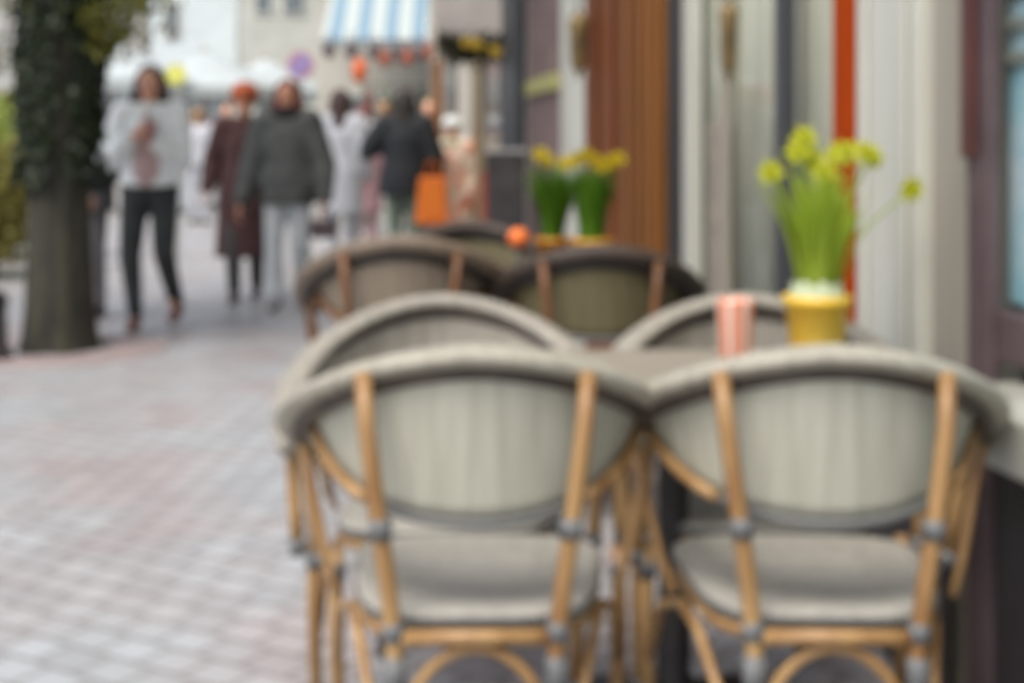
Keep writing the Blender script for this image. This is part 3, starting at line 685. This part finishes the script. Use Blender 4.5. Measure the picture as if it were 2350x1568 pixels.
# parasols in the far street
PARA = mat('white_canvas', (182,191,191), .8, (170,178,178), 2)
def parasol(x, y, Y, r, label, first=[None]):
    p = at(x, y, Y)
    if first[0] is None:
        e = empty('parasol'); n = 8; vs = [(0,0,2.95)]
        for k in range(n): q = 2*math.pi*k/n; vs.append((1.5*math.cos(q), 1.5*math.sin(q), 2.25))
        for k in range(n): q = 2*math.pi*k/n; vs.append((1.5*math.cos(q), 1.5*math.sin(q), 2.05))
        MB().add(vs, [(0, 1+k, 1+(k+1) % n) for k in range(n)]+[(1+k, 9+k, 9+(k+1) % n, 1+(k+1) % n) for k in range(n)]).build('canopy', PARA, e)
        MB().tube([(0,0,0),(0,0,3.02)], .03, 10).build('pole', mat('pole_wood', (140,110,80), .6), e)
        MB().lathe([(.3,0),(.3,.08),(.06,.12)], n=20).build('base', GREYR, e)
        for k in range(n):
            q = 2*math.pi*k/n; MB().tube([(0,0,2.4),(.75*math.cos(q), .75*math.sin(q), 2.57)], .01, 6).build('rib', MATS['pole_wood'], e)
        first[0] = e
    else: e = copy_tree(first[0])
    e.location = (p.x, Y, 0); e.scale = (r, r, 1); tag(e, label, 'parasol', 'white parasols in the far street')
parasol(262, 200, 24, .9, 'white parasol between the ivy covered tree and the dark haired woman')
parasol(470, 200, 27, 1.1, 'white parasol above the grey walkers left of the parking sign')
parasol(610, 200, 29, .9, 'white parasol behind the orange haired woman')

# signs
def sign(x, y, Y, r, label, kind):
    p = at(x, y, Y); e = empty('street_sign' if kind == 'park' else 'shop_sign', (p.x, Y, 0), label=label, cat='sign')
    MB().tube([(0,.03,0),(0,.03,p.z+r*1.1)], .025, 10).build('post', mat('galvanised', (170,174,172), .4, metal=.3), e)
    def disc(rr, y0, y1, nm, m):
        n = 32; vs = [(rr*math.cos(2*math.pi*k/n), yy, p.z+rr*math.sin(2*math.pi*k/n)) for yy in (y0,y1) for k in range(n)]
        MB().add(vs, [tuple(range(n)), tuple(range(2*n-1,n-1,-1))]+[(k,(k+1) % n,(k+1) % n+n,k+n) for k in range(n)]).build(nm, m, e)
    if kind == 'park':
        disc(r, -.01, .0, 'plate', mat('sign_red', (190,110,120), .4)); disc(r*.8, -.016, -.0105, 'blue_field', mat('sign_blue', (126,134,186), .4))
        a = R(45); q = r*.8; w2 = r*.09
        u = Vector((math.cos(a),0,-math.sin(a))); v_ = Vector((math.sin(a),0,math.cos(a))); c = Vector((0,0,p.z))
        pts = [c-u*q-v_*w2, c+u*q-v_*w2, c+u*q+v_*w2, c-u*q+v_*w2]
        MB().hexa([x_+Vector((0,-.0165,0)) for x_ in pts], [x_+Vector((0,-.021,0)) for x_ in pts]).build('red_bar', MATS['sign_red'], e)
    else:
        disc(r, -.03, .0, 'plate', mat('sign_lime', (206,208,88), .5)); disc(r*.55, -.036, -.031, 'inner_disc', mat('sign_pale_lime', (224,226,130), .5))
sign(690, 150, 18, .17, 'round blue and red no parking sign on a grey post', 'park')
sign(405, 172, 14.5, .105, 'small round lime yellow sign right of the dark haired woman', 'lime')

# menu board
Yb = 9.0; p = at(1165, 330, Yb)
mbd = empty('menu_board', (p.x, Yb, 0), R(6), label='narrow black menu board with a red edge in front of the grey pillar', cat='menu board')
ht = at(0,352,Yb).z; ww = .125
MB().hexa([(-ww,0,.02),(ww,0,.02),(ww,.03,.02),(-ww,.03,.02)], [(-ww,.12,ht),(ww,.12,ht),(ww,.15,ht),(-ww,.15,ht)]).build('front_board', mat('chalk_black', (52,50,50), .8, (66,64,64), 6), mbd, bevel=.004)
MB().hexa([(-ww,.30,.02),(ww,.30,.02),(ww,.33,.02),(-ww,.33,.02)], [(-ww,.155,ht),(ww,.155,ht),(ww,.185,ht),(-ww,.185,ht)]).build('rear_board', MATS['chalk_black'], mbd, bevel=.004)
MB().hexa([(-ww-.03,-.005,.0),(-ww-.002,-.005,.0),(-ww-.002,.035,.0),(-ww-.03,.035,.0)], [(-ww-.03,.1,ht-.12),(-ww-.002,.1,ht-.12),(-ww-.002,.14,ht-.12),(-ww-.03,.14,ht-.12)]).build('red_edge', mat('dull_red', (150,60,48), .6), mbd)
MB().box(-ww-.01,ww+.01,.11,.195,ht+.002,ht+.03).build('top_rail', GREYR, mbd, bevel=.004)

# ------------------------------------------------------------ people
SKIN = mat('skin', (226,176,150), .55, (216,162,136), 6)
SKIN2 = mat('warm_skin', (224,166,136), .55, (212,150,120), 6)
LIP = mat('lip', (160,84,78), .5); EYE = mat('eye', (60,48,44), .3); SHOE = mat('shoe', (60,44,42), .5)
def lerp(a, b, t): return Vector(a).lerp(Vector(b), t)
def person(X, Y, rz, height, label, J, cl, vox=.008, group=None):
    """J: joints for a 1.70 m figure that faces -Y; cl: clothing"""
    root = empty('person', (X, Y, 0), rz, label=label, cat='person', group=group)
    root.scale = (height/1.7,)*3
    D = dict(pel=(0,0,.95), che=(0,.0,1.25), nek=(0,.0,1.44), hed=(0,-.015,1.585),
             shl=(-.165,0,1.39), shr=(.165,0,1.39), ell=(-.22,.02,1.12), elr=(.22,.02,1.12), wrl=(-.235,-.05,.88), wrr=(.235,-.05,.88),
             hil=(-.085,0,.92), hir=(.085,0,.92), knl=(-.09,-.02,.5), knr=(.09,-.02,.5), anl=(-.09,.02,.09), anr=(.09,.02,.09))
    D.update(J); D = {k: Vector(v) for k, v in D.items()}
    b = MB()
    hc = D['hed']
    b.ell(hc+Vector((0,.01,.02)), (.075,.092,.095)); b.ell(hc+Vector((0,-.02,-.045)), (.055,.065,.07)); b.ell(hc+Vector((0,-.065,-.085)), (.028,.022,.02))
    b.capsule(hc+Vector((0,-.085,.015)), .009, hc+Vector((0,-.104,-.022)), .013, 8, 3)
    for s in (-1,1): b.ell(hc+Vector((s*.076,.01,-.01)), (.012,.02,.03), 10, 6)
    b.capsule(hc+Vector((0,.02,-.06)), .05, D['nek'], .055)
    b.ell(D['che'], (.15,.10,.17)); b.ell(lerp(D['pel'],D['che'],.45), (.125,.09,.17)); b.ell(D['pel'], (.155,.105,.13))
    b.capsule(D['shl'], .058, D['shr'], .058)
    for s, sh_, el, wr in ((-1,'shl','ell','wrl'),(1,'shr','elr','wrr')):
        b.capsule(D[sh_], .053, D[el], .038); b.capsule(D[el], .038, D[wr], .026)
        d = (D[wr]-D[el]).normalized(); hd = Vector(cl.get('hand_dir', d)); hd = (d*.7+hd*.3).normalized()
        inn = Vector((-s,0,0)); inn = (inn-hd*inn.dot(hd)).normalized(); lat = hd.cross(inn).normalized()
        pc = D[wr]+hd*.05
        b.capsule(D[wr], .024, D[wr]+hd*.02, .024, 10, 4)
        M = Matrix((lat, inn, hd)).transposed()
        b.ell(pc, (.038,.016,.048), 14, 8, M)
        for i, (o_, l_) in enumerate(((-.028,.07),(-.0095,.08),(.0095,.075),(.027,.06))):
            p0 = pc+hd*.035+lat*o_; p1 = p0+hd*l_*.5+inn*.008+lat*o_*.15; p2 = p1+hd*l_*.35+inn*l_*.35
            b.capsule(p0, .0092, p1, .0085, 8, 3); b.capsule(p1, .0085, p2, .0075, 8, 3)
        lt = lat if lat.y < 0 else -lat
        t0 = pc-hd*.015+lt*.03; t1 = t0+lt*.025+hd*.03+inn*.008; b.capsule(t0, .012, t1, .0095, 8, 3); b.capsule(t1, .0095, t1+hd*.025+inn*.006, .008, 8, 3)
    for h, k, a in (('hil','knl','anl'),('hir','knr','anr')):
        b.capsule(D[h], .085, D[k], .055); b.capsule(D[k], .055, D[a], .038)
        b.capsule(D[a]+Vector((0,.02,-.045)), .034, D[a]+Vector((0,-.13,-.06)), .028)
    b.build('body', cl.get('skin', SKIN), root, voxel=vox)
    # face
    for s in (-1,1):
        MB().ell(hc+Vector((s*.03,-.083,.005)), (.012,.008,.007), 10, 6).build('eye', EYE, root, smooth=True)
    MB().ell(hc+Vector((0,-.088,-.052)), (.022,.008,.007), 12, 6).build('mouth', LIP, root, smooth=True)
    # trousers
    vv = max(vox*1.5, .012)
    if cl.get('legs'):
        t = MB(); t.ell(D['pel'], (.17,.125,.15)); hem = cl.get('hemz', .03)
        for h, k, a in (('hil','knl','anl'),('hir','knr','anr')):
            t.capsule(D[h], .1, D[k], .072); t.capsule(D[k], .072, D[a]+Vector((0,0,hem)), cl.get('cuff', .056))
        t.build('trousers', cl['legs'], root, voxel=vv)
    for a in ('anl','anr'):
        s = MB(); s.capsule(D[a]+Vector((0,.03,-.035)), .045, D[a]+Vector((0,-.05,-.03)), .042); s.capsule(D[a]+Vector((0,-.05,-.042)), .04, D[a]+Vector((0,-.15,-.055)), .033)
        s.build('shoe', cl.get('shoes', SHOE), root, voxel=vv)
    # top
    if cl.get('top'):
        t = MB(); g_ = cl.get('puff', .025); hz = cl.get('hem', .86)
        c = D['che']; p = D['pel']
        t.ell(c, (.15+g_,.10+g_,.18+g_*.5)); t.capsule(D['shl'], .055+g_, D['shr'], .055+g_)
        t.capsule(D['nek']+Vector((0,0,-.03)), .07, D['nek']+Vector((0,0,-.08)), .09)
        hemw = cl.get('hemw', .18+g_)
        n = 28; rings = [(c.z+.05, .14+g_, .1+g_), (lerp(p,c,.5).z, .135+g_, .1+g_), (p.z, .165+g_, .12+g_), (min(hz, p.z-.03), hemw, hemw*.72), (min(hz, p.z-.03)-.001, .01, .01)]
        vs = [(c.x*0+r1*math.cos(2*math.pi*k/n), r2*math.sin(2*math.pi*k/n), z_) for z_, r1, r2 in rings for k in range(n)]
        t.add(vs, [(i*n+k, i*n+(k+1) % n, (i+1)*n+(k+1) % n, (i+1)*n+k) for i in range(len(rings)-1) for k in range(n)]+[tuple(range(n-1,-1,-1)), tuple((len(rings)-1)*n+k for k in range(n))])
        for sh_, el, wr in (('shl','ell','wrl'),('shr','elr','wrr')):
            t.capsule(D[sh_], .058+g_, D[el], .048+g_); t.capsule(D[el], .048+g_, lerp(D[el], D[wr], .92), .036+g_*.7)
        t.build(cl.get('topname', 'jacket'), cl['top'], root, voxel=vv)
    if cl.get('inner'):   # shirt front showing between the open jacket edges
        t = MB(); g_ = cl.get('puff', .025)
        t.capsule(D['nek']+Vector((0,-.05,-.06)), .05, D['che']+Vector((0,-.05-g_,0)), .085); t.capsule(D['che']+Vector((0,-.05-g_,0)), .085, D['pel']+Vector((0,-.045-g_,.06)), .1)
        t.build('shirt', cl['inner'], root, voxel=vv)
    if cl.get('scarf'):
        t = MB()
        for k in range(14):
            q = 2*math.pi*k/14; q2 = 2*math.pi*(k+1)/14; z_ = .01*math.sin(k*2)
            t.capsule(D['nek']+Vector((.085*math.cos(q),.08*math.sin(q)-.01,.02+z_)), .045, D['nek']+Vector((.085*math.cos(q2),.08*math.sin(q2)-.01,.02)), .045, 8, 3)
        t.build('scarf', cl['scarf'], root, voxel=vv)
    # hair
    if cl.get('hair'):
        t = MB(); L_ = cl.get('hairlen', .1)
        t.ell(hc+Vector((0,.028,.045)), (.093,.095,.085))
        if L_ > .12:
            for s in (-1,1):
                t.capsule(hc+Vector((s*.07,.02,.03)), .038, hc+Vector((s*.092,.0,-L_*.5)), .042); t.capsule(hc+Vector((s*.092,.0,-L_*.5)), .042, hc+Vector((s*.10,-.02,-L_)), .028)
            t.capsule(hc+Vector((0,.06,.02)), .075, hc+Vector((0,.07,-L_)), .07)
        else: t.capsule(hc+Vector((0,.055,.02)), .07, hc+Vector((0,.055,-.04)), .055)
        t.build('hair', cl['hair'], root, voxel=vv)
    if cl.get('hat'):
        t = MB(); t.ell(hc+Vector((0,.015,.075)), (.118,.12,.1)); t.lathe([(.1,-.0),(.11,.015),(.108,.05),(.098,.055)], hc+Vector((0,.01,.03)), 20)
        t.build('hat', cl['hat'], root, voxel=vv)
    return root
def px(x, Y): return (x-CX)/FP*Y
WHT = mat('white_quilt', (236,243,243), .7, (222,230,232), 9, bump=.4); BLK = mat('black_cloth', (40,44,46), .8, (52,56,56), 8)
GRJ = mat('charcoal_knit', (98,101,96), .6, (66,69,68), 7, bump=.4); MAR = mat('maroon_coat', (92,62,60), .85, (76,52,52), 8); MAR2 = mat('brown_skirt', (110,86,78), .85)
WTR = mat('white_denim', (200,206,206), .8, (188,194,196), 7); DKT = mat('dark_trousers', (72,72,70), .8)
HDK = mat('dark_brown_hair', (74,54,50), .6, (56,42,40), 20, (1,1,.2)); HRD = mat('red_brown_hair', (124,66,52), .6, (96,52,46), 20, (1,1,.2)); HOR = mat('orange_hair', (204,108,66), .6, (186,92,54), 16, (1,1,.2))
HBL = mat('sandy_hair', (150,120,88), .6); LGC = mat('light_grey_coat', (176,180,186), .8); PNK = mat('mauve_coat', (150,118,124), .8); PINKT = mat('pink_grey_top', (186,160,158), .8)
BKC = mat('black_coat', (28,32,36), .8, (36,40,44), 8); GSK = mat('green_grey_skirt', (108,124,112), .8); BGE = mat('beige_green_top', (196,196,166), .8); SAL = mat('salmon_coat', (222,206,186), .8, (206,136,110), 7, contrast=(.42,.58))
GRC = mat('grey_coat', (112,110,112), .85, (96,94,98), 8); DKS = mat('dark_scarf', (46,38,42), .9); ORB = mat('orange_bag', (226,120,28), .6, (212,104,20), 5)

# woman in the white jacket
person(px(345,9.2), 9.2, R(2), 1.70, 'woman in a puffy white jacket and black trousers, hands at her chest',
  dict(ell=(-.26,-.02,1.10), elr=(.195,-.02,1.10), wrl=(-.08,-.20,1.24), wrr=(.075,-.20,1.22), knl=(-.115,-.06,.49), anl=(-.08,-.08,.09), knr=(.10,-.06,.50), anr=(.14,.14,.12), hil=(-.09,0,.92), hir=(.09,0,.92)),
  dict(legs=BLK, top=WHT, puff=.036, hem=1.0, hemw=.165, inner=PINKT, hair=HDK, hairlen=.26, shoes=mat('brown_boots', (120,84,76), .5), cuff=.05))
p = at(345, 300, 8.95); e = empty('mobile_phone', p, label='small dark pink phone held at the chest of the woman in white', cat='phone')
e.rotation_euler = (R(-40),0,0); MB().box(-.036,.036,-.005,.005,-.075,.075).build('case', mat('pink_case', (150,100,104), .4), e, bevel=.004); MB().box(-.032,.032,.0055,.0065,-.07,.07).build('screen', BLACKP, e)
# pair
person(px(562,10.8), 10.8, R(4), 1.62, 'orange haired woman in a long maroon brown coat walking on the left of a pair',
  dict(knl=(-.08,-.1,.5), anl=(-.07,-.12,.09), anr=(.08,.14,.11), ell=(-.26,.04,1.12), wrl=(-.29,-.06,.9)),
  dict(legs=DKT, top=MAR, topname='coat', puff=.035, hem=.36, hemw=.24, hair=HOR, hairlen=.1, hat=HOR, skin=SKIN2, shoes=SHOE))
person(px(660,10.3), 10.3, R(-3), 1.66, 'woman in a charcoal jacket, dark scarf and white trousers on the right of a pair',
  dict(ell=(-.27,.02,1.07), wrl=(-.33,-.06,.80), elr=(.27,.02,1.07), wrr=(.29,-.08,.82), knl=(-.09,-.05,.5), anl=(-.08,-.05,.09), anr=(.1,.12,.1), knr=(.1,-.02,.5)),
  dict(legs=WTR, top=GRJ, puff=.045, hem=.78, hemw=.215, scarf=DKS, hair=HRD, hairlen=.2, skin=SKIN2, cuff=.07, shoes=mat('grey_shoes', (140,136,138), .6)))
hb = empty('handbag', at(742, 505, 10.15), label='small dark handbag held by the woman in the charcoal jacket', cat='bag')
MB().box(-.09,.09,-.04,.04,-.13,.0).build('pouch', mat('dark_leather', (84,70,74), .5), hb, bevel=.015); MB().tube([(-.06,0,0),(-.05,0,.07),(0,0,.1),(.05,0,.07),(.06,0,0)], .006, 6).build('handle', DKS, hb)
# person half hidden by the tree
person(px(196,9.7), 9.7, R(-18), 1.68, 'person in a grey coat half hidden behind the ivy covered tree',
  dict(elr=(.27,.0,1.12), wrr=(.2,-.16,.86), ell=(-.22,0,1.12)), dict(legs=GRC, top=GRC, topname='coat', puff=.04, hem=.75, hair=HDK, hairlen=.1))
tb_ = empty('shoulder_bag', at(225, 405, 9.45), label='black shoulder bag beside the half hidden person', cat='bag')
MB().ell((0,0,0), (.12,.06,.12)).box(-.09,.09,-.04,.04,-.09,.05).build('pouch', BKC, tb_, voxel=.012); MB().tube([(-.08,0,.06),(-.1,.03,.35),(-.16,.1,.5)], .012, 8).build('strap', BKC, tb_)
# further away
person(px(782,13.2), 13.2, R(172), 1.70, 'person with long dark hair in a light grey coat, seen from behind', dict(anl=(-.08,-.1,.09)), dict(legs=LGC, top=LGC, topname='coat', puff=.035, hem=.55, hemw=.21, hair=HDK, hairlen=.24), .012)
person(px(835,15), 15, R(185), 1.60, 'person in a mauve coat between the light grey coat and the black coat', dict(), dict(legs=PNK, top=PNK, topname='coat', puff=.03, hem=.5, hair=HRD, hairlen=.1), .012)
person(px(928,12.6), 12.6, R(178), 1.66, 'person in a wide black coat with one arm stretched out, seen from behind',
  dict(elr=(.30,.0,1.2), wrr=(.36,-.12,1.14), ell=(-.27,0,1.1), wrl=(-.26,-.1,.9)), dict(legs=GSK, top=BKC, topname='coat', puff=.06, hem=.76, hemw=.25, hair=mat('black_hood', (52,48,44), .8), hairlen=.2), .012)
person(px(1038,12.9), 12.9, R(-6), 1.41, 'short person in a white hat and salmon coat beside the orange bag',
  dict(ell=(-.26,-.04,1.12), wrl=(-.25,-.2,.98)), dict(legs=SAL, top=SAL, topname='coat', puff=.06, hem=.5, hemw=.27, scarf=BGE, hair=HBL, hairlen=.1, hat=mat('white_hat', (220,226,224), .8), skin=SKIN2), .012)
ob = empty('shopping_bag', at(992, 515, 12.2), label='bright orange shopping bag held low by the person in the white hat', cat='bag')
hb_ = (515-405)/FP*12.2
MB().hexa([(-.15,-.07,0),(.14,-.07,0),(.14,.07,0),(-.15,.07,0)], [(-.11,-.05,hb_),(.12,-.05,hb_),(.12,.05,hb_),(-.11,.05,hb_)]).build('sack', ORB, ob, bevel=.02)
for s in (-1,1): MB().tube([(-.06,s*.045,hb_-.02),(-.045,s*.02,hb_+.1),(0,0,hb_+.13),(.045,s*.02,hb_+.1),(.06,s*.045,hb_-.02)], .007, 6).build('handle', ORB, ob)
person(px(455,21), 21, R(170), 1.72, 'distant walker in pale grey at the left, below the white parasol', dict(), dict(legs=LGC, top=LGC, hair=HBL, hairlen=.1), .015)
person(px(520,23), 23, R(10), 1.85, 'distant dark haired walker in a mauve grey top behind the orange haired woman', dict(), dict(legs=GRC, top=PNK, hair=HDK, hairlen=.1), .015)
person(px(432,24), 24, R(5), 1.75, 'distant walker in white just right of the lime yellow sign', dict(), dict(legs=WTR, top=WHT, hair=HDK, hairlen=.1), .015)
person(px(600,26), 26, R(175), 1.8, 'distant walker in a pale coat seen between the walking pair', dict(), dict(legs=LGC, top=WHT, hair=HBL, hairlen=.1), .015)
person(px(880,17), 17, R(180), 1.7, 'distant walker in a pale coat behind the black coat', dict(), dict(legs=WTR, top=LGC, hair=HBL, hairlen=.1), .015)
person(px(985,18), 18, R(0), 1.75, 'distant walker in a mauve top between the black coat and the white hat', dict(), dict(legs=GRC, top=mat('lilac_top', (176,166,172), .8), hair=HBL, hairlen=.1), .015)

# ------------------------------------------------------------ world, sun, camera
SUN_EL, SUN_AZ = R(60), R(-150)
w = bpy.data.worlds.new('World'); scene.world = w; w.use_nodes = True
nt = w.node_tree; bg = nt.nodes['Background']
sk = nt.nodes.new('ShaderNodeTexSky'); sk.sky_type = 'NISHITA'; sk.sun_disc = False
sk.sun_elevation = SUN_EL; sk.sun_rotation = SUN_AZ; sk.air_density = 1.0; sk.dust_density = 5.0; sk.ozone_density = 1.0
nt.links.new(sk.outputs[0], bg.inputs[0]); bg.inputs[1].default_value = .15
sl = bpy.data.lights.new('sun', 'SUN'); sl.energy = 1.5; sl.angle = R(30); sl.color = (1,.995,.98)
so = bpy.data.objects.new('sun', sl); C.objects.link(so)
sd = Vector((math.sin(SUN_AZ)*math.cos(SUN_EL), math.cos(SUN_AZ)*math.cos(SUN_EL), math.sin(SUN_EL)))
so.rotation_euler = sd.to_track_quat('Z', 'Y').to_euler(); so.location = (0,0,20)
cam = bpy.data.cameras.new('camera'); co = bpy.data.objects.new('camera', cam); C.objects.link(co)
co.location = (0,0,HC); co.rotation_euler = (R(90),0,0)
cam.sensor_width = 36; cam.lens = 36*FP/2350; cam.shift_y = -(784-HZ)/2350; cam.clip_start = .05; cam.clip_end = 600
import os
cam.dof.use_dof = os.environ.get('NODOF') is None
cam.dof.focus_distance = .15; cam.dof.aperture_fstop = (cam.lens/1000)/.00155
scene.camera = co
scene.view_settings.view_transform = 'Standard'; scene.view_settings.look = 'None'
scene.view_settings.exposure = .55; scene.view_settings.gamma = 1
scene.cycles.use_denoising = True; scene.cycles.max_bounces = 8; scene.cycles.transparent_max_bounces = 12
